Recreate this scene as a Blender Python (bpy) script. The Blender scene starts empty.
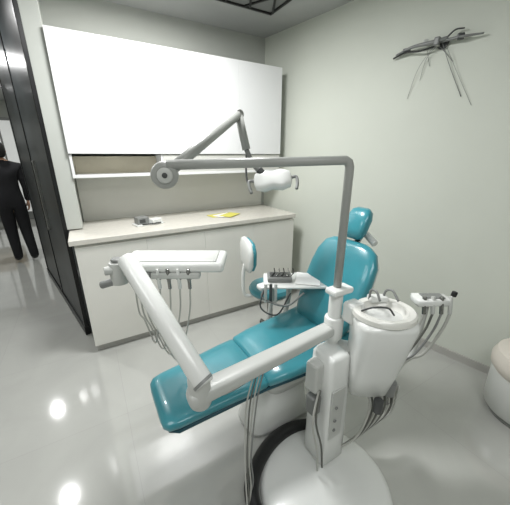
import bpy, bmesh, math, random
from mathutils import Vector, Matrix, Euler
random.seed(4)
SC=bpy.context.scene
COL=SC.collection
def lin(c):
    return tuple(((x/255)/12.92 if x/255<=.04045 else ((x/255+.055)/1.055)**2.4) for x in c)+(1,)
def mat(name,rgb,rough=.5,metal=0,var=.04,scale=6,bump=0,emit=0,emitcol=None,trans=0,coat=0,spec=.5):
    m=bpy.data.materials.new(name); m.use_nodes=True
    nt=m.node_tree; b=nt.nodes['Principled BSDF']
    b.inputs['Roughness'].default_value=rough; b.inputs['Metallic'].default_value=metal
    b.inputs['Coat Weight'].default_value=coat; b.inputs['Specular IOR Level'].default_value=spec
    tc=nt.nodes.new('ShaderNodeTexCoord'); n=nt.nodes.new('ShaderNodeTexNoise')
    n.inputs['Scale'].default_value=scale; n.inputs['Detail'].default_value=4
    nt.links.new(tc.outputs['Object'],n.inputs['Vector'])
    r=nt.nodes.new('ShaderNodeValToRGB'); c=lin(rgb)
    r.color_ramp.elements[0].position=.3; r.color_ramp.elements[1].position=.7
    r.color_ramp.elements[0].color=tuple(x*(1-var) for x in c[:3])+(1,)
    r.color_ramp.elements[1].color=tuple(min(1,x*(1+var)) for x in c[:3])+(1,)
    nt.links.new(n.outputs['Fac'],r.inputs['Fac']); nt.links.new(r.outputs['Color'],b.inputs['Base Color'])
    if bump:
        bp=nt.nodes.new('ShaderNodeBump'); bp.inputs['Strength'].default_value=bump; bp.inputs['Distance'].default_value=.004
        n2=nt.nodes.new('ShaderNodeTexNoise'); n2.inputs['Scale'].default_value=90
        nt.links.new(tc.outputs['Object'],n2.inputs['Vector']); nt.links.new(n2.outputs['Fac'],bp.inputs['Height'])
        nt.links.new(bp.outputs['Normal'],b.inputs['Normal'])
    if emit:
        b.inputs['Emission Color'].default_value=lin(emitcol or rgb); b.inputs['Emission Strength'].default_value=emit
    if trans: b.inputs['Transmission Weight'].default_value=trans
    return m
M=dict(
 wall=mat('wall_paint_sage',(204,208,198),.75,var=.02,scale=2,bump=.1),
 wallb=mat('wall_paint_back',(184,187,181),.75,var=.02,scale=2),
 ceil=mat('ceiling_paint',(168,170,168),.85,var=.02),
 white=mat('cabinet_white_lacquer',(230,231,231),.28,var=.005),
 cream=mat('cabinet_cream_laminate',(222,221,214),.35,var=.015),
 counter=mat('countertop_stone',(208,205,196),.25,var=.04,scale=30),
 niche=mat('niche_beige',(214,206,184),.5),
 splash=mat('backsplash_offwhite',(208,208,202),.4,var=.01),
 plinth=mat('plinth_grey',(170,169,164),.4),
 plastic=mat('unit_white_plastic',(222,224,221),.25,var=.01,coat=.3),
 plastic2=mat('unit_offwhite_plastic',(190,192,188),.35,var=.02),
 armgrey=mat('arm_enamel_grey',(156,158,154),.3,var=.02),
 teal=mat('turquoise_vinyl',(58,138,150),.28,var=.1,scale=5,coat=.5),
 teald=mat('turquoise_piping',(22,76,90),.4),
 steel=mat('brushed_steel',(150,150,148),.25,metal=1,var=.05),
 dark=mat('black_rubber',(24,25,25),.5),
 dgrey=mat('dark_grey_plastic',(66,68,68),.4),
 mgrey=mat('mid_grey_plastic',(124,126,124),.4),
 hose=mat('hose_grey',(176,177,171),.45),
 hosed=mat('hose_dark',(96,98,92),.5),
 frame=mat('partition_black_aluminium',(22,23,24),.35,metal=.3),
 glass=mat('partition_tinted_glass',(44,48,50),.35,var=.5,scale=3,spec=.3),
 yellow=mat('yellow_label',(206,200,96),.6),
 bowl=mat('spittoon_ceramic',(218,218,212),.12),
 skin=mat('skin',(196,152,126),.55), hair=mat('hair_black',(18,16,16),.6,bump=.4),
 jacket=mat('jacket_black',(24,24,28),.85,var=.2), trousers=mat('trousers_black',(18,18,22),.85,var=.2), shoe=mat('shoe_dark',(34,32,32),.4),
 emit=mat('lamp_emission',(255,252,245),.5,emit=60),
 shop=mat('corridor_lightbox',(210,212,210),.5,emit=.45),
 paper=mat('paper_white',(232,232,230),.7), beige=mat('pouf_beige_fabric',(206,200,190),.8,bump=.3),
 amber=mat('far_wall_amber',(150,128,92),.6,var=.2),
)
def floor_mat():
    m=bpy.data.materials.new('polished_floor_tile'); m.use_nodes=True; nt=m.node_tree; b=nt.nodes['Principled BSDF']
    tc=nt.nodes.new('ShaderNodeTexCoord'); br=nt.nodes.new('ShaderNodeTexBrick')
    br.offset=0; br.inputs['Scale'].default_value=1; br.inputs['Brick Width'].default_value=.8; br.inputs['Row Height'].default_value=.8
    br.inputs['Mortar Size'].default_value=.0012; br.inputs['Color1'].default_value=lin((182,183,178)); br.inputs['Color2'].default_value=lin((185,186,181)); br.inputs['Mortar'].default_value=lin((172,172,168))
    n=nt.nodes.new('ShaderNodeTexNoise'); n.inputs['Scale'].default_value=2.5; n.inputs['Detail'].default_value=6; n.inputs['Distortion'].default_value=1.2
    mx=nt.nodes.new('ShaderNodeMixRGB'); mx.blend_type='MULTIPLY'; mx.inputs[0].default_value=.2
    nt.links.new(tc.outputs['Object'],br.inputs['Vector']); nt.links.new(tc.outputs['Object'],n.inputs['Vector'])
    nt.links.new(br.outputs['Color'],mx.inputs[1]); nt.links.new(n.outputs['Fac'],mx.inputs[2])
    nt.links.new(mx.outputs[0],b.inputs['Base Color']); b.inputs['Roughness'].default_value=.07; b.inputs['IOR'].default_value=1.95
    return m
M['floor']=floor_mat()

def group(name,loc):
    e=bpy.data.objects.new(name,None); e.empty_display_size=.1; e.location=loc; COL.objects.link(e); return e
def finish(o,m,g,smooth=True):
    for mm in (m if isinstance(m,(list,tuple)) else [m]): o.data.materials.append(mm)
    if smooth:
        for p in o.data.polygons: p.use_smooth=True
    COL.objects.link(o)
    if g is not None:
        o.parent=g; o.matrix_parent_inverse=Matrix.Translation(g.location).inverted()
    return o
def mk(name,verts,faces,m,g=None,smooth=True):
    me=bpy.data.meshes.new(name); me.from_pydata([tuple(v) for v in verts],[],faces); me.update()
    bm=bmesh.new(); bm.from_mesh(me); bmesh.ops.recalc_face_normals(bm,faces=bm.faces); bm.to_mesh(me); bm.free()
    return finish(bpy.data.objects.new(name,me),m,g,smooth)
def box(name,c,s,m,g=None,bev=.004,rz=0,rot=None,seg=2):
    bm=bmesh.new(); bmesh.ops.create_cube(bm,size=1)
    for v in bm.verts: v.co=Vector((v.co.x*s[0],v.co.y*s[1],v.co.z*s[2]))
    if bev>0: bmesh.ops.bevel(bm,geom=bm.edges[:],offset=min(bev,min(s)*.45),segments=seg,affect='EDGES',profile=.5)
    R=(Matrix.Rotation(rz,4,'Z') if rot is None else rot)
    bmesh.ops.transform(bm,matrix=Matrix.Translation(c)@R,verts=bm.verts)
    me=bpy.data.meshes.new(name); bm.to_mesh(me); bm.free()
    return finish(bpy.data.objects.new(name,me),m,g,False)
def catmull(pts,n=8):
    P=[Vector(p) for p in pts]
    if len(P)<3: return P
    Q=[2*P[0]-P[1]]+P+[2*P[-1]-P[-2]]; out=[]
    for i in range(1,len(Q)-2):
        a,b,c,d=Q[i-1:i+3]
        for k in range(n):
            t=k/n; out.append(.5*((2*b)+(c-a)*t+(2*a-5*b+4*c-d)*t*t+(3*b-a-3*c+d)*t**3))
    out.append(P[-1]); return out
def tube(name,pts,r,m,g=None,curve=True,n=14,cap=True,sx=1):
    P=catmull(pts) if curve else [Vector(p) for p in pts]
    N=len(P); rr=r if isinstance(r,(list,tuple)) else None
    verts=[];faces=[]; up=None
    for i,p in enumerate(P):
        if i==0: t=P[1]-P[0]
        elif i==N-1: t=P[-1]-P[-2]
        else: t=(P[i+1]-P[i]).normalized()+(P[i]-P[i-1]).normalized()
        t.normalize()
        if up is None:
            up=Vector((0,0,1)) if abs(t.z)<.9 else Vector((1,0,0))
        up=(up-t*up.dot(t)).normalized(); sd=t.cross(up)
        if rr: 
            f=i/(N-1)*(len(rr)-1); k=min(int(f),len(rr)-2); rad=rr[k]*(1-f+k)+rr[k+1]*(f-k)
        else: rad=r
        for j in range(n):
            a=2*math.pi*j/n; verts.append(p+sd*math.cos(a)*rad*sx+up*math.sin(a)*rad*(1))
    for i in range(N-1):
        for j in range(n): faces.append((i*n+j,i*n+(j+1)%n,(i+1)*n+(j+1)%n,(i+1)*n+j))
    if cap: faces.append(tuple(range(n))[::-1]); faces.append(tuple((N-1)*n+j for j in range(n)))
    return mk(name,verts,faces,m,g)
def lathe(name,prof,loc,m,g=None,rot=None,n=40,sy=1,cap=True):
    verts=[];faces=[];K=len(prof)
    R=rot or Matrix.Identity(4)
    for r,z in prof:
        for j in range(n):
            a=2*math.pi*j/n; verts.append(Vector(loc)+(R@Vector((r*math.cos(a),r*math.sin(a)*sy,z))))
    for i in range(K-1):
        for j in range(n): faces.append((i*n+j,i*n+(j+1)%n,(i+1)*n+(j+1)%n,(i+1)*n+j))
    if cap and prof[0][0]>1e-5: faces.append(tuple(range(n))[::-1])
    if cap and prof[-1][0]>1e-5: faces.append(tuple((K-1)*n+j for j in range(n)))
    o=mk(name,verts,faces,m,g)
    try:
        o.data.set_sharp_from_angle(angle=math.radians(40))
    except Exception: pass
    return o
def axis(a,b):
    d=(Vector(b)-Vector(a)).normalized(); return d.to_track_quat('Z','Y').to_matrix().to_4x4()
def rod(name,a,b,r,m,g,bev=.25,n=28):
    L=(Vector(b)-Vector(a)).length; e=r*bev
    return lathe(name,[(r-e,0),(r-e*.3,e*.3),(r,e),(r,L-e),(r-e*.3,L-e*.3),(r-e,L)],a,m,g,axis(a,b),n)
def loft(name,st,m,g=None,n=36,ex=3,ux=(0,1,0),uz=(0,0,1)):
    verts=[];faces=[]
    for s in st:
        c=Vector(s[0]); e=s[3] if len(s)>3 and s[3] else ex
        a_=Vector(s[4]) if len(s)>4 else Vector(ux); b_=Vector(s[5]) if len(s)>5 else Vector(uz)
        for j in range(n):
            t=2*math.pi*j/n; x=abs(math.cos(t))**(2/e)*math.copysign(1,math.cos(t)); y=abs(math.sin(t))**(2/e)*math.copysign(1,math.sin(t))
            verts.append(c+a_*s[1]*x+b_*s[2]*y)
    for i in range(len(st)-1):
        for j in range(n): faces.append((i*n+j,i*n+(j+1)%n,(i+1)*n+(j+1)%n,(i+1)*n+j))
    faces.append(tuple(range(n))[::-1]); faces.append(tuple((len(st)-1)*n+j for j in range(n)))
    return mk(name,verts,faces,m,g)

CH=2.72; BY=3.04
# ---------------- room shell
box('floor',(.2,3.6,-.05),(6.4,11.4,.1),M['floor'],bev=0)
box('ceiling',(.2,3.6,CH+.05),(6.4,11.4,.1),M['ceil'],bev=0)
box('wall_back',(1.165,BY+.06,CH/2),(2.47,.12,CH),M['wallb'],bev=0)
def wallseg(name,a,b,th,z0,z1,m,side=1,bev=0):
    a=Vector((a[0],a[1],0)); b=Vector((b[0],b[1],0)); d=(b-a); ang=math.atan2(d.y,d.x)
    nrm=Vector((-d.y,d.x,0)).normalized()*side
    c=(a+b)/2+nrm*th/2
    return box(name,(c.x,c.y,(z0+z1)/2),(d.length,th,z1-z0),m,bev=bev,rz=ang)
def wx(y): return 2.502-.198*y
wallseg('wall_right',(wx(3.1),3.1),(wx(-2.0),-2.0),.12,0,CH,M['wall'],1)
wallseg('baseboard_right',(wx(3.03)-.001,3.03),(wx(-1.95)-.001,-1.95),.012,0,.06,M['plinth'],-1)
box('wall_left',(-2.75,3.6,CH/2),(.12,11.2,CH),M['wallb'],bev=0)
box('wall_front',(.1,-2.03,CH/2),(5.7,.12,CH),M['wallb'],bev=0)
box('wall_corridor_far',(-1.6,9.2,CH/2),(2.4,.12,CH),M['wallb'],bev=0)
wallseg('wall_corridor_right',(-.66,4.8),(-.66,9.1),.1,0,CH,M['wallb'],-1)
box('wall_end',(-.125,2.87,(CH+.98)/2),(.11,.38,CH-.98),M['wallb'],bev=.003)

# ---------------- glass partition
g=group('glass_partition',(-.4,3.7,0))
A=Vector((-.19,2.68,0)); B=Vector((-.62,4.60,0)); D=(B-A).normalized(); ang=math.atan2(D.y,D.x); L=(B-A).length
def pb(n,s0,s1,z0,z1,th,m):
    c=A+D*(s0+s1)/2; box(n,(c.x,c.y,(z0+z1)/2),(s1-s0,th,z1-z0),m,g,.003,ang)
pb('bottom_rail',0,L,0,.08,.045,M['frame']); pb('top_rail',0,L,CH-.08,CH,.045,M['frame'])
for i in range(3):
    s=i*(L-.05)/2; pb('mullion_%d'%i,s,s+.05,.08,CH-.08,.035,M['frame'])
for i in range(2):
    s=i*(L-.05)/2; pb('pane_%d'%i,s+.05,s+(L-.05)/2,.08,CH-.08,.02,M['glass'])
pb('door_handle',.72,.75,.85,1.5,.07,M['steel'])

# ---------------- upper cabinet
g=group('wall_cabinet',(.93,2.85,1.38)); X0,X1=-.07,1.86; YF=2.66
box('carcass_body',((X0+X1)/2,(YF+BY)/2+.01,(1.56+2.36)/2),(X1-X0,BY-YF-.02,.80),M['white'],g,.002)
nd=4; w=(X1-X0)/nd
for i in range(nd):
    box('door_leaf_%d'%i,(X0+w*(i+.5),YF,1.96),(w-.0008,.02,.80),M['white'],g,.0004)
box('niche_bottom',((X0+X1)/2,(YF+BY)/2,1.39),(X1-X0,BY-YF,.022),M['white'],g,.002)
box('niche_back',(.28,BY-.16,1.47),(.68,.02,.14),M['niche'],g,.001)
box('niche_filler',(1.245,(YF+BY)/2,1.477),(1.23,BY-YF-.006,.155),M['splash'],g,.001)
for i,x in enumerate((X0+.01,.62)): box('niche_side_%d'%i,(x,(YF+BY)/2,1.477),(.018,BY-YF-.01,.155),M['white'],g,.001)
# ---------------- base cabinet
g=group('base_cabinet',(.9,2.7,0)); BX0,BX1=-.14,1.85
box('carcass',((BX0+BX1)/2,2.69,.5),(BX1-BX0,.64,.86),M['cream'],g,.002)
box('plinth',((BX0+BX1)/2,2.69,.035),(BX1-BX0-.02,.62,.07),M['plinth'],g,.002)
nb=4; w=(BX1-BX0)/nb
for i in range(nb):
    x=BX0+w*(i+.5)
    box('drawer_front_%d'%i,(x,2.36,.81),(w-.0012,.02,.20),M['cream'],g,.0005)
    box('door_panel_%d'%i,(x,2.36,.387),(w-.0012,.02,.646),M['cream'],g,.0005)
box('countertop',((BX0+BX1)/2-.01,2.68,.95),(BX1-BX0+.04,.69,.04),M['counter'],g,.004)
box('backsplash',((BX0+BX1)/2+.04,BY-.016,1.165),(BX1-BX0-.08,.018,.39),M['splash'],g,.001)

# counter things
g=group('document_tray',(.35,2.6,.97))
box('base',(.43,2.62,.976),(.24,.14,.012),M['plastic'],g,.003,.2)
box('box',(.38,2.62,1.01),(.10,.09,.06),M['mgrey'],g,.006,.2)
box('device',(.49,2.60,1.0),(.10,.07,.04),M['plastic'],g,.006,.5)
box('screen',(.38,2.573,1.01),(.05,.004,.03),M['dgrey'],g,.001,.2)
tube('stylus',[(.37,2.54,.985),(.53,2.56,.985)],.005,M['dark'],g,False)
g=group('yellow_leaflet',(1.1,2.6,.97))
for i in range(3): box('sheet_%d'%i,(1.12+i*.05,2.65-i*.03,.973+i*.003),(.20,.13,.003),M['yellow'] if i!=1 else M['paper'],g,0,.1+i*.25)

# ---------------- ceiling fixture
g=group('ceiling_light',(1.42,2.45,CH))
cx,cy=1.34,2.36
for i,(dx,dy,sx,sy) in enumerate([(0,.16,.6,.02),(0,-.16,.6,.02),(.29,0,.02,.34),(-.29,0,.02,.34)]):
    box('frame_%d'%i,(cx+dx,cy+dy,CH-.012),(sx,sy,.024),M['dark'],g,.002)
box('diffuser',(cx,cy,CH-.006),(.56,.3,.01),M['mgrey'],g,.001)
for i in range(5):
    box('louvre_%d'%i,(cx-.22+.11*i,cy,CH-.016),(.018,.33,.014),M['dark'],g,.001,(.5 if i%2 else -.5))

# ---------------- downlights
for k,(x,y) in enumerate([(-.84,3.40),(-1.06,5.1),(-1.25,7.2),(.80,2.56),(.28,2.60),(-1.9,.2)]):
    g=group('downlight',(x,y,CH))
    lathe('trim_ring',[(.045,0),(.065,0),(.065,-.01),(.05,-.012)],(x,y,CH),M['plastic'],g,cap=False)
    lathe('lens',[(0,-.004),(.048,-.004)],(x,y,CH),M['emit'],g,cap=False)
# corridor furnishing
g=group('illuminated_display_panel',(-1.7,9.1,0))
box('housing',(-1.75,9.10,1.18),(1.6,.06,2.36),M['mgrey'],g)
for i in range(3): box('panel_%d'%i,(-2.27+.52*i,9.065,1.25),(.48,.02,2.1),M['shop'],g)
g=group('reception_bench',(-1.9,7.6,0))
box('seat',(-1.95,7.7,.42),(1.1,.45,.1),M['amber'],g,.03); box('back',(-1.95,7.93,.68),(1.1,.08,.5),M['amber'],g,.03)
for x in (-2.4,-1.5):
    for y in (7.55,7.9): rod('leg',(x,y,0),(x,y,.38),.02,M['steel'],g)

# ---------------- wall bracket with cables
g=group('wall_cable_bracket',(2.23,1.34,2.25))
wd=Vector((-.198,1,0)).normalized()
wn=Vector((-1,-.198,0)).normalized()
def wp(s,z,o=.02):
    y=1.34; return Vector((wx(y),y,z))+wd*s+wn*o
tube('branch_main',[wp(.28,2.25,.03),wp(.16,2.27,.05),wp(.03,2.265,.06),wp(-.06,2.275,.05)],[.005,.010,.014,.010],M['mgrey'],g)
tube('branch_dark',[wp(.30,2.235,.02),wp(.2,2.25,.04),wp(.1,2.235,.05),wp(-.02,2.25,.04)],.006,M['dark'],g)
lathe('rosette',[(.0,.0),(.035,.0),(.035,.012),(.0,.016)],wp(-.02,2.26,.0),M['dgrey'],g,axis((0,0,0),wn))
box('clamp_a',wp(.0,2.265,.05),(.05,.035,.05),M['mgrey'],g,.008,.2); box('clamp_b',wp(-.13,2.265,.04),(.03,.04,.035),M['dgrey'],g,.006,.5)
box('clamp_c',wp(.2,2.265,.04),(.02,.05,.02),M['dgrey'],g,.004,.2)
box('clamp_d',wp(.08,2.285,.04),(.02,.03,.03),M['plastic2'],g,.004,.6)
tube('arm_r',[wp(-.02,2.265,.04),wp(-.14,2.26,.05),wp(-.25,2.255,.03)],[.01,.008,.005],M['mgrey'],g)
tube('arm_up',[wp(-.04,2.27,.04),wp(-.09,2.31,.04),wp(-.14,2.31,.03)],[.006,.005,.004],M['dgrey'],g)
for i,(a,b,z0,z1) in enumerate([(.02,-.10,2.26,2.14),(-.03,-.19,2.25,1.92),(.0,.09,2.25,2.06),(-.05,-.26,2.24,1.86),(.05,.04,2.25,2.14),(.02,.16,2.25,1.95)]):
    tube('cable_%d'%i,[wp(a,z0,.04),wp((a+b)/2+.02,(z0+z1)/2+.03,.02),wp(b,z1,.006)],.0022 if i<2 else .0013,M['mgrey'],g,n=6)

# ================= DENTAL CHAIR (chair + attached unit) =================
g=group('dental_chair',(.9,1.0,0)); CY=1.12
def seat(name,pts,m,ex=3.4,dz=0):
    loft(name,[((x,CY,z+dz),hw,hh) for x,z,hw,hh in pts],m,g,ex=ex)
seat('leg_rest',[(.115,.445,.10,.006),(.12,.446,.14,.02),(.14,.449,.165,.03),(.18,.453,.175,.033),(.35,.468,.185,.035),(.52,.484,.20,.037),(.60,.49,.205,.034),(.615,.492,.20,.02)],M['teal'])
seat('seat_cushion',[(.612,.494,.20,.02),(.625,.496,.21,.036),(.72,.505,.225,.042),(.9,.515,.24,.046),(1.08,.53,.245,.05),(1.17,.555,.235,.05),(1.22,.57,.21,.03)],M['teal'])
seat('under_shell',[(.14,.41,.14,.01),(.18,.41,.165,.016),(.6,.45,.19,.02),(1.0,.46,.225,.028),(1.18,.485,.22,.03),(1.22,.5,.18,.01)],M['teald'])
seat('chassis',[(.4,.395,.06,.03),(.5,.40,.10,.035),(1.0,.41,.14,.045),(1.2,.44,.12,.04)],M['plastic2'])
d=Vector((.24,0,.50)).normalized(); nn=Vector((-d.z,0,d.x))
def bk(name,st,m,off=0,base=Vector((1.09,CY,.56)),ex=3):
    loft(name,[(base+d*s+nn*(off+(o if o else 0)),hw,hh,None,(0,1,0),tuple(nn)) for s,hw,hh,o in st],m,g,ex=ex)
bk('backrest_cushion',[(0,.15,.015,0),(.02,.19,.04,0),(.1,.215,.05,.0),(.22,.23,.052,0),(.36,.235,.05,.0),(.45,.225,.046,0),(.52,.19,.042,0),(.55,.14,.03,0),(.56,.10,.01,0)],M['teal'])
bk('backrest_shell',[(.03,.15,.01,0),(.06,.19,.03,0),(.3,.22,.035,0),(.46,.20,.032,0),(.52,.16,.02,0),(.545,.11,.008,0)],M['plastic'],-.05)
bk('headrest_pad',[(.57,.04,.01,.0),(.58,.062,.028,.005),(.62,.076,.038,.01),(.70,.078,.038,.012),(.74,.066,.032,.012),(.76,.042,.012,.01)],M['teal'],.01)
bk('headrest_stem',[(.45,.025,.008,0),(.66,.025,.008,0)],M['steel'],-.04)
rod('headrest_knob',Vector((1.10,CY-.03,.56))+d*.62-nn*.05,Vector((1.10,CY-.11,.56))+d*.58-nn*.05,.02,M['plastic'],g)
y=CY+.31
tube('armrest_post',[(1.03,CY+.22,.46),(1.08,y-.01,.50),(1.11,y,.62),(1.10,y,.72)],.018,M['plastic2'],g)
loft('armrest_pad',[((.86,y,.735),.02,.008),((.87,y,.735),.036,.018),((.98,y,.74),.042,.02),((1.2,y,.75),.04,.02),((1.23,y,.75),.02,.008)],M['plastic'],g)
loft('pedestal_upper',[((.86,1.14,.26),.11,.15),((.86,1.14,.3),.115,.16),((.86,1.13,.40),.10,.17)],M['plastic'],g,ux=(0,1,0),uz=(1,0,0),ex=4)
loft('pedestal_lower',[((.82,1.15,.0),.13,.23),((.82,1.15,.03),.13,.23),((.82,1.15,.10),.115,.19),((.85,1.14,.28),.10,.13)],M['plastic'],g,ux=(0,1,0),uz=(1,0,0),ex=4)
bcx,bcy=.78,.66
lathe('base_plate',[(0,0),(.31,0),(.315,.008),(.305,.02),(.285,.026),(0,.03)],(bcx,bcy,0),M['plastic'],g,n=64)
tube('base_rubber_bumper',[(.46,.52,.03),(.43,.61,.03),(.425,.72,.034),(.46,.82,.036),(.55,.90,.036),(.67,.955,.036),(.80,.97,.036),(.92,.94,.034),(1.0,.88,.03)],[.018,.028,.034,.036,.036,.036,.034,.028,.018],M['dark'],g,n=16)

# ---- unit
px,py=.932,.84
loft('junction_box',[((.885,.785,.03),.07,.07),((.885,.785,.045),.078,.078),((.885,.785,.2),.076,.078),((.885,.79,.5),.07,.076),((.885,.79,.66),.066,.07),((.885,.79,.68),.05,.06)],M['plastic'],g,ux=(1,0,0),uz=(0,1,0),ex=6)
box('box_panel',(.872,.711,.36),(.085,.008,.30),M['plastic2'],g,.003)
for z in (.27,.33,.41): rod('box_button',(.86,.708,z),(.86,.700,z),.008,M['mgrey'],g)
box('side_valve_block',(.80,.80,.56),(.07,.07,.16),M['plastic2'],g,.012,.2)
box('side_filter_block',(.795,.79,.40),(.06,.06,.11),M['mgrey'],g,.012,.1)
for i in range(2):
    tube('box_cable_%d'%i,[(.80-.01*i,.76,.5),(.76-.02*i,.73,.36),(.79-.03*i,.71,.2),(.80-.03*i,.70,.06)],.005,[M['hosed'],M['hose']][i],g,n=8)
rod('post_lower',(px,py,.6),(px,py,.95),.032,M['plastic'],g)
rod('post_collar',(px,py,.93),(px,py,.965),.034,M['plastic2'],g)
box('post_clamp',(px+.005,py-.01,.96),(.12,.07,.03),M['plastic'],g,.01)
tube('post_upper',[(px,py,.95),(px,py,1.505),(px-.006,py+.002,1.522),(px-.02,py+.008,1.53),(.27,1.10,1.515)],.0185,M['armgrey'],g,False,n=20)
E=Vector((.28,1.10,1.515)); ad=Vector((-.655,.26,0)).normalized()
view=Vector((-.27,-.96,0)).normalized()
dn=Vector((0,0,-.035))
rod('pivot_drum',E+ad*.02+view*.022+dn,E+ad*.02-view*.022+dn,.05,M['armgrey'],g)
rod('pivot_cap',E+ad*.02+view*.027+dn,E+ad*.02+view*.018+dn,.030,M['plastic2'],g)
rod('pivot_screw',E+ad*.02+view*.030+dn,E+ad*.02+view*.018+dn,.010,M['dgrey'],g)
S0=E+ad*.02-view*.03+dn; S1=Vector((.81,1.57,1.765)); S2=Vector((.845,1.545,1.58))
tube('light_spring_arm',[S0,S0.lerp(S1,.5),S1],.023,M['armgrey'],g,False)
rod('light_elbow',S1+Vector((-.0,-.02,0)),S1+Vector((.0,.02,0)),.027,M['armgrey'],g)
tube('light_drop_arm',[S1,S2],.024,M['armgrey'],g,False)
tube('light_yoke',[S2,(.87,1.51,1.50),(.90,1.47,1.45)],.014,M['mgrey'],g)

lc=Vector((.95,1.42,1.41)); U=(Vector((.863,-.5045,0))+Vector((0,0,.10))).normalized(); V=Vector((.3,.52,.85)).normalized(); V=(V-U*V.dot(U)).normalized(); Wn=U.cross(V).normalized()
def ls(o,w,t): return (lc+U*o,w,t,None,tuple(V),tuple(Wn))
loft('lamp_housing',[ls(-.11,.02,.01),ls(-.10,.05,.025),ls(-.05,.065,.035),ls(0,.05,.04),ls(.05,.065,.035),ls(.10,.05,.025),ls(.11,.02,.01)],M['plastic'],g)
for s in (-1,1):
    lathe('lamp_reflector_%d'%s,[(0,.0),(.03,.004),(.038,.014)],lc+U*.055*s-Wn*.036,M['steel'],g,axis((0,0,0),-Wn),24)
    tube('lamp_handle_%d'%s,[lc+U*.09*s,lc+U*.135*s+V*.01,lc+U*.14*s-V*.03,lc+U*.13*s-V*.07],.009,M['mgrey'],g)
rod('lamp_swivel',lc+Vector((-.06,.06,.06)),lc+Vector((-.02,.02,.0)),.022,M['dgrey'],g)
tube('lamp_cable',[S2,lc+Vector((-.12,.1,.02)),lc-U*.13-V*.05],.006,M['dgrey'],g,n=8)

# ---- delivery arms
loft('delivery_arm_lower',[((.19,.795,.735),.02,.016),((.20,.795,.735),.036,.028),((.24,.797,.737),.041,.031),((.6,.82,.745),.038,.029),((.91,.84,.755),.036,.028),((.95,.842,.757),.03,.022)],M['plastic2'],g,ex=3.5)
rod('delivery_pivot_post',(px,py,.70),(px,py,.82),.046,M['plastic'],g)
rod('delivery_elbow',(.235,.795,.69),(.235,.795,.82),.040,M['plastic2'],g)
rod('delivery_arm_upper',(.245,.76,.80),(.095,1.20,1.155),.037,M['plastic'],g)
rod('arm_end_ring',(.243,.766,.805),(.24,.772,.81),.0385,M['mgrey'],g)
rod('tray_pivot',(.065,1.25,1.03),(.065,1.25,1.13),.036,M['plastic2'],g)
rod('tray_pivot_cap',(.065,1.25,1.13),(.065,1.25,1.145),.025,M['mgrey'],g)
tube('tray_neck',[(.075,1.25,1.06),(.14,1.27,1.05),(.25,1.27,1.06)],.02,M['plastic2'],g)
rod('tray_side_knob',(.055,1.24,1.10),(.01,1.24,1.10),.018,M['plastic2'],g)
rod('tray_side_knob_low',(.055,1.24,1.05),(-.01,1.27,1.03),.016,M['mgrey'],g)
tcx,tcy,tz=.31,1.27,1.10; rt=-math.radians(30.3)
u=Vector((.863,-.5045,0)); v=Vector((.5045,.863,0)); T=Vector((tcx,tcy,tz))
box('instrument_table_body',T+Vector((0,0,-.02)),(.47,.20,.045),M['plastic'],g,.018,rt,seg=4)
box('instrument_table_mat',T+Vector((0,0,.004)),(.40,.15,.006),M['plastic2'],g,.003,rt)
box('holder_bar',T-v*.085+u*.02+Vector((0,0,-.055)),(.22,.04,.03),M['plastic2'],g,.008,rt)
box('control_panel',T-v*.10-u*.12+Vector((0,0,-.05)),(.07,.02,.03),M['mgrey'],g,.006,rt)
for i in range(4):
    b=T-v*.09+u*(-.055+.045*i)+Vector((0,0,-.04))
    rod('holder_cup_%d'%i,b+Vector((0,0,-.035)),b+Vector((0,0,.01)),.012,M['mgrey'],g)
    rod('handpiece_%d'%i,b+Vector((0,0,-.08)),b+v*-.01+Vector((0,0,.02)),.008,M['steel'] if i%2 else M['plastic'],g)
    e=b+Vector((0,0,-.08)); lowz=.68-.035*i
    q=T-v*.06-u*(.18-.02*i)+Vector((0,0,-.05))
    mid=(e+q)/2
    tube('hose_%d'%i,[e,e+Vector((0,0,-.12))-u*.01,Vector((e.x*.7+q.x*.3,e.y*.7+q.y*.3,lowz+.08)),Vector((mid.x,mid.y,lowz)),Vector((q.x*.8+e.x*.2,q.y*.8+e.y*.2,lowz+.12)),q+Vector((0,0,-.2)),q],.0038,M['hose'],g,n=8)
for i in range(4):
    o=.016*i
    tube('supply_hose_%d'%i,[(.46+o,.80,.71),(.41+o,.77,.6),(.38+o*.6,.73,.38),(.37+o*1.2,.70+o,.18),(.35+o,.64+o*2,.03),(.33+o,.52-o,.008),(.36+o,.45,.008)],.0034,[M['hose'],M['hosed'],M['hose'],M['mgrey']][i],g,n=8)
tube('arm_cable',[(.24,.83,.70),(.35,.84,.64),(.52,.85,.66),(.62,.83,.71)],.005,M['hose'],g,n=8)

# ---- cuspidor
q0=Vector((-.03,.0,0))
def Q(x,y,z): return (x+q0.x,y+q0.y,z)
loft('cuspidor_body',[(Q(1.06,.69,.46),.06,.05),(Q(1.06,.69,.475),.09,.07),(Q(1.065,.68,.6),.106,.09),(Q(1.07,.665,.75),.118,.10),(Q(1.07,.66,.86),.128,.118),(Q(1.07,.66,.885),.122,.112)],M['plastic'],g,ux=tuple(u),uz=tuple(v),ex=4)
lathe('spittoon_bowl',[(.0,-.045),(.05,-.04),(.09,-.005),(.10,.012),(.125,.016),(.134,.008),(.136,-.01),(.115,-.03),(.0,-.06)],Q(1.07,.66,.90),M['bowl'],g,Matrix.Rotation(-.53,4,'Z'),n=48,sy=.9)
lathe('drain',[(0,0),(.018,.0),(.02,.004)],Q(1.07,.66,.862),M['steel'],g)
box('faucet_base',Q(1.12,.735,.92),(.09,.05,.03),M['plastic'],g,.012,rt)
tube('bowl_rinse_spout',[Q(1.08,.75,.92),Q(1.08,.745,.965),Q(1.07,.71,.975),Q(1.06,.68,.945)],.0055,M['mgrey'],g)
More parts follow.
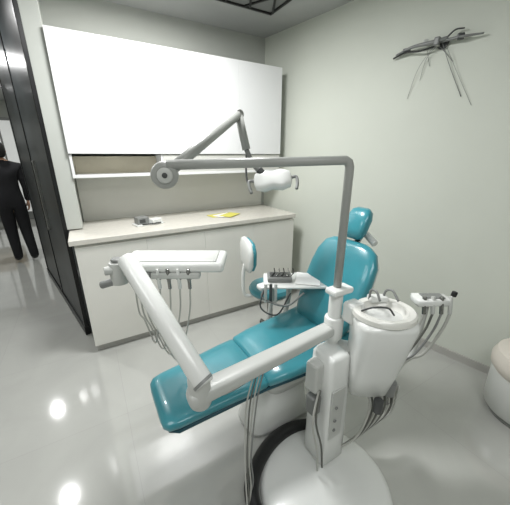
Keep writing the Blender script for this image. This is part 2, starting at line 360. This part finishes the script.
tube('cup_filler_spout',[Q(1.14,.72,.92),Q(1.145,.715,.96),Q(1.14,.68,.975),Q(1.13,.64,.945)],.0055,M['mgrey'],g)
tube('bowl_rim_wire',[Q(.97,.70,.915),Q(.99,.66,.945),Q(1.03,.62,.95),Q(1.05,.60,.92)],.004,M['dgrey'],g)
box('water_valve',Q(1.0,.765,.87),(.08,.07,.1),M['plastic'],g,.015)
loft('bracket_to_post',[((px,py,.62),.05,.06),(Q(1.05,.72,.62),.05,.06)],M['plastic2'],g,ux=(.7,.7,0),uz=(0,0,1),ex=4)
for i in range(9):
    tube('drain_hose_%d'%i,[(1.0+.018*i,.67-.01*i,.5),(1.02+.025*i,.64,.38-.015*i),(.99+.018*i,.66,.2),(.93+.01*i,.72,.08)],.0055,M['hosed'] if i%2 else M['hose'],g,n=8)
rod('filter_cup',(1.12,.62,.44),(1.12,.62,.52),.03,M['mgrey'],g); rod('filter_cup',(1.02,.60,.40),(1.02,.60,.47),.022,M['dgrey'],g)
rod('filter_cup',(1.16,.65,.34),(1.16,.65,.42),.025,M['steel'],g)
tube('assistant_arm',[(1.10,.68,.60),(1.20,.64,.58),(1.27,.62,.62),(1.30,.62,.84),(1.30,.62,.88)],.012,M['plastic2'],g)
ac=Vector((1.32,.615,.905))
loft('assistant_holder',[(ac-u*.085,.02,.01,None,tuple(v),(0,0,1)),(ac-u*.075,.045,.02,None,tuple(v),(0,0,1)),(ac+u*.07,.04,.018,None,tuple(v),(0,0,1)),(ac+u*.085,.02,.01,None,tuple(v),(0,0,1))],M['plastic'],g,ex=4)
box('assistant_keypad',ac+Vector((0,0,.02)),(.10,.05,.006),M['mgrey'],g,.003,rt)
for i in range(4):
    b=ac+u*(-.05+.04*i)-v*.045
    rod('suction_handle_%d'%i,b+Vector((0,0,-.05)),b+v*.02+Vector((0,0,.03)),.009,M['plastic2'] if i%2 else M['steel'],g)
    tube('suction_hose_%d'%i,[b+Vector((0,0,-.05)),b+Vector((0,0,-.14))-u*.02,b-u*.08+Vector((0,0,-.27)),b-u*.16+Vector((0,0,-.38+.02*i)),(1.10,.64,.46-.01*i)],.0055 if i<3 else .007,[M['hose'],M['hosed'],M['mgrey'],M['hose']][i],g,n=8)
rod('assistant_knob_stem',ac+u*.08,ac+u*.105+Vector((0,0,.03)),.006,M['steel'],g)
rod('assistant_knob',ac+u*.10+Vector((0,0,.018)),ac+u*.105+Vector((0,0,.042)),.012,M['dark'],g)

# side tray
t0=Vector((1.03,1.30,.80))
def ts(o,w,h): return (t0+u*o,w,h,4,tuple(v),(0,0,1))
loft('tray',[ts(-.18,.08,.004),ts(-.175,.11,.01),ts(.20,.11,.01),ts(.205,.08,.004)],M['plastic'],g)
tube('support',[(1.02,1.40,.79),(1.0,1.46,.72),(.98,1.47,.5),(.93,1.45,.35),(.88,1.25,.30),(.87,1.17,.30)],.016,M['plastic2'],g)
box('steel_dish',t0-u*.08+Vector((0,0,.025)),(.15,.11,.03),M['mgrey'],g,.008,rt)
box('dish_insert',t0-u*.08+Vector((0,0,.041)),(.12,.07,.006),M['dgrey'],g,.002,rt)
for i in range(5):
    b=t0-u*(.13-.03*i)-v*.03+Vector((0,0,.048)); tube('probe_%d'%i,[b,b+v*.05+u*.02,b+v*.09+u*.02+Vector((0,0,.012))],.0035,M['steel'] if i%2 else M['dark'],g,n=6)
box('paper_towel',t0+u*.10+Vector((0,0,.013)),(.15,.18,.006),M['paper'],g,.002,rt-.2)
tube('cable',[t0-u*.15-v*.08+Vector((0,0,.01)),t0-u*.19-v*.11+Vector((0,0,-.06)),t0-u*.05-v*.14+Vector((0,0,-.10)),t0+u*.06-v*.11+Vector((0,0,-.03))],.006,M['mgrey'],g,n=8)
tube('cable_low',[t0-u*.17-v*.10+Vector((0,0,.01)),t0-u*.20-v*.12+Vector((0,0,-.12)),t0-u*.10-v*.14+Vector((0,0,-.16)),t0-u*.02-v*.11+Vector((0,0,-.03))],.005,M['dgrey'],g,n=8)
for i in range(3):
    b=t0-u*(.17-.03*i)-v*.115; rod('syringe_%d'%i,b+Vector((0,0,-.09)),b+Vector((0,0,.03)),.009,M['plastic2'] if i!=1 else M['dgrey'],g)

# ================= operator stool behind chair
def stool(loc,rot,cush,shell,name='dental_stool'):
    x,y=loc; g=group(name,(x,y,0)); R=Matrix.Rotation(rot,4,'Z')
    def W(p): return Vector((x,y,0))+R@Vector(p)
    lathe('seat_pad',[(0,.46),(.15,.46),(.175,.475),(.18,.50),(.165,.525),(.12,.535),(0,.537)],(x,y,0),cush,g)
    lathe('seat_pan',[(0,.44),(.15,.445),(.16,.46),(0,.462)],(x,y,0),shell,g)
    rod('gas_lift',W((0,0,.1)),W((0,0,.45)),.025,M['steel'],g)
    for i in range(5):
        a=2*math.pi*i/5; e=W((.22*math.cos(a),.22*math.sin(a),.06))
        tube('base_leg_%d'%i,[W((0,0,.10)),W((.12*math.cos(a),.12*math.sin(a),.085)),e],[.022,.016,.012],M['steel'],g)
        rod('caster_%d'%i,e+R@Vector((-.01*math.sin(a),.01*math.cos(a),-.032)),e+R@Vector((.01*math.sin(a),-.01*math.cos(a),-.032)),.027,M['dark'],g)
    tube('back_stem',[W((0,.1,.45)),W((0,.22,.47)),W((0,.235,.62)),W((0,.22,.74))],.014,shell,g)
    ux=R@Vector((1,0,0)); uy=R@Vector((0,1,0))
    loft('back_shell',[(W((0,.205,z)),w,t,None,tuple(ux),tuple(uy)) for z,w,t in [(.69,.05,.006),(.70,.10,.02),(.76,.145,.028),(.86,.15,.028),(.93,.11,.022),(.95,.05,.006)]],shell,g)
    loft('back_pad',[(W((0,.180,z)),w,t,None,tuple(ux),tuple(uy)) for z,w,t in [(.70,.05,.006),(.71,.10,.02),(.77,.14,.03),(.86,.145,.03),(.92,.11,.024),(.94,.05,.006)]],cush,g)
stool((1.20,1.80),1.35,M['teal'],M['plastic'])
g=group('upholstered_pouf',(2.13,.33,0))
lathe('seat',[(0,.30),(.20,.30),(.222,.33),(.225,.38),(.205,.43),(.15,.45),(0,.457)],(2.13,.33,0),M['beige'],g)
lathe('body',[(0,.04),(.19,.04),(.205,.06),(.21,.28),(.20,.30),(0,.30)],(2.13,.33,0),M['plastic2'],g)
lathe('base_ring',[(0,0),(.17,0),(.18,.02),(.17,.045),(0,.045)],(2.13,.33,0),M['mgrey'],g)

# ================= MAN
def man(loc,rot):
    x,y=loc; g=group('man',(x,y,0)); TM=Matrix.Translation((x,y,0))@Matrix.Rotation(rot,4,'Z')
    J=[((0,0,.93),.15,.11),((0,.0,1.10),.14,.11),((0,.0,1.28),.17,.12),((0,-.005,1.40),.13,.10),((0,0,1.475),.06,.06),((0,.01,1.54),.055,.055),
       ((-.08,0,.86),.095,.10),((-.08,.04,.50),.072,.08),((-.085,-.02,.09),.055,.06),((-.09,.10,.045),.045,.038),
       ((.08,0,.86),.095,.10),((.085,.0,.50),.072,.08),((.10,-.09,.09),.055,.06),((.105,.03,.045),.045,.038),
       ((-.18,0,1.39),.075,.075),((-.215,-.02,1.12),.058,.06),((-.20,.06,.90),.042,.042),
       ((.18,0,1.39),.075,.075),((.215,-.03,1.12),.058,.06),((.205,.04,.90),.042,.042)]
    E=[(0,1),(1,2),(2,3),(3,4),(4,5),(0,6),(6,7),(7,8),(8,9),(0,10),(10,11),(11,12),(12,13),(3,14),(14,15),(15,16),(3,17),(17,18),(18,19)]
    me=bpy.data.meshes.new('bodyskin'); me.from_pydata([j[0] for j in J],E,[]); o=bpy.data.objects.new('bodyskin',me); COL.objects.link(o)
    s=o.modifiers.new('s','SKIN'); s.use_smooth_shade=True
    for i,j in enumerate(J): me.skin_vertices[0].data[i].radius=(j[1],j[2]); me.skin_vertices[0].data[i].use_root=(i==0)
    ss=o.modifiers.new('d','SUBSURF'); ss.levels=2; ss.render_levels=2
    bpy.context.view_layer.update(); dg=bpy.context.evaluated_depsgraph_get()
    nm=bpy.data.meshes.new_from_object(o.evaluated_get(dg)); bpy.data.objects.remove(o)
    nm.materials.clear()
    for mm in (M['jacket'],M['trousers'],M['shoe'],M['skin']): nm.materials.append(mm)
    for p in nm.polygons:
        c=p.center; p.use_smooth=True
        p.material_index=3 if c.z>1.475 else 0 if (c.z>.84 or abs(c.x)>.19) else (2 if c.z<.085 else 1)
    nm.transform(TM); b=bpy.data.objects.new('body',nm); COL.objects.link(b); b.parent=g; b.matrix_parent_inverse=Matrix.Translation(g.location).inverted()
    def W(p): return TM@Vector(p)
    X=(TM.to_3x3()@Vector((1,0,0))); Y=(TM.to_3x3()@Vector((0,1,0)))
    def hl(n,st,m): loft(n,[(W((0,cy,z)),w,dd,2.2,tuple(X),tuple(Y)) for z,w,dd,cy in st],m,g,n=24)
    hl('head',[(1.495,.02,.02,.05),(1.50,.04,.045,.04),(1.53,.058,.075,.025),(1.57,.07,.09,.012),(1.62,.076,.096,.01),(1.665,.07,.088,.006),(1.69,.05,.06,0),(1.70,.02,.02,0)],M['skin'])
    hl('hair',[(1.52,.05,.035,-.055),(1.55,.074,.06,-.04),(1.59,.084,.08,-.03),(1.63,.088,.1,-.008),(1.67,.084,.104,.0),(1.71,.064,.078,0),(1.73,.02,.03,0)],M['hair'])
    loft('nose',[(W((0,.10,1.615)),.007,.006),(W((0,.115,1.585)),.012,.012),(W((0,.105,1.575)),.01,.006)],M['skin'],g,n=12,ux=tuple(X),uz=tuple(Y))
    for sx in(-1,1):
        loft('ear',[(W((sx*.075,0,1.575)),.006,.008),(W((sx*.086,-.004,1.60)),.009,.018),(W((sx*.08,-.004,1.63)),.006,.01)],M['skin'],g,n=12,ux=tuple(X),uz=tuple(Y))
        lathe('eye',[(0,-.008),(.008,0),(0,.008)],W((sx*.03,.095,1.613)),M['dark'],g,n=10)
        wx_=.202*sx; wy=.06 if sx<0 else .04
        loft('palm',[(W((wx_,wy,.905)),.018,.026),(W((wx_,wy+.005,.87)),.016,.04),(W((wx_,wy+.01,.82)),.013,.04)],M['skin'],g,n=16,ux=tuple(X),uz=tuple(Y))
        for k in range(4):
            fy=wy-.02+.019*k; l=[.06,.072,.078,.07][k]
            tube('finger_%d'%k,[W((wx_,fy,.83)),W((wx_-sx*.004,fy+.004,.83-l*.55)),W((wx_-sx*.018,fy+.008,.83-l))],[.009,.008,.0065],M['skin'],g,n=8)
        tube('thumb',[W((wx_,wy+.03,.875)),W((wx_-sx*.012,wy+.055,.85)),W((wx_-sx*.018,wy+.06,.815))],[.011,.009,.007],M['skin'],g,n=8)
    tube('mouth',[W((-.02,.1,1.548)),W((0,.106,1.547)),W((.02,.1,1.548))],.003,M['teald'],g,n=6)
    tube('collar',[W((.06*math.cos(a),.055*math.sin(a),1.475)) for a in [i*math.pi/6 for i in range(13)]],.014,M['jacket'],g,n=8)
man((-.96,5.35),.30)

# ================= lights
def area(name,loc,size,power,col=(1,1,1),sy=None,rot=(0,0,0)):
    l=bpy.data.lights.new(name,'AREA'); l.energy=power; l.color=col; l.size=size
    if sy: l.shape='RECTANGLE'; l.size_y=sy
    else: l.shape='DISK'
    o=bpy.data.objects.new(name,l); o.location=loc; o.rotation_euler=rot; COL.objects.link(o); return o
area('area_light_treatment',(.55,1.85,CH-.03),.5,50,sy=.4)
area('area_light_front',(.2,-.7,CH-.03),1.6,29,sy=1.0)
area('area_light_left',(-1.6,.9,CH-.03),1.2,22,sy=1.2)
for i,(x,y) in enumerate([(-.84,3.40),(-1.06,5.1),(-1.25,7.2)]):
    area('downlight_lamp_%d'%i,(x,y,CH-.02),.08,16)
w=bpy.data.worlds.new('world'); SC.world=w; w.use_nodes=True
w.node_tree.nodes['Background'].inputs[0].default_value=(.8,.85,.9,1); w.node_tree.nodes['Background'].inputs[1].default_value=.3
SC.view_settings.view_transform='Standard'
cam=bpy.data.cameras.new('camera'); co=bpy.data.objects.new('camera',cam); COL.objects.link(co)
co.location=(0,0,1.55); co.rotation_euler=(math.radians(71.1),0,math.radians(-30.3)); cam.lens=20.1; cam.sensor_width=36; cam.clip_start=.02
SC.camera=co
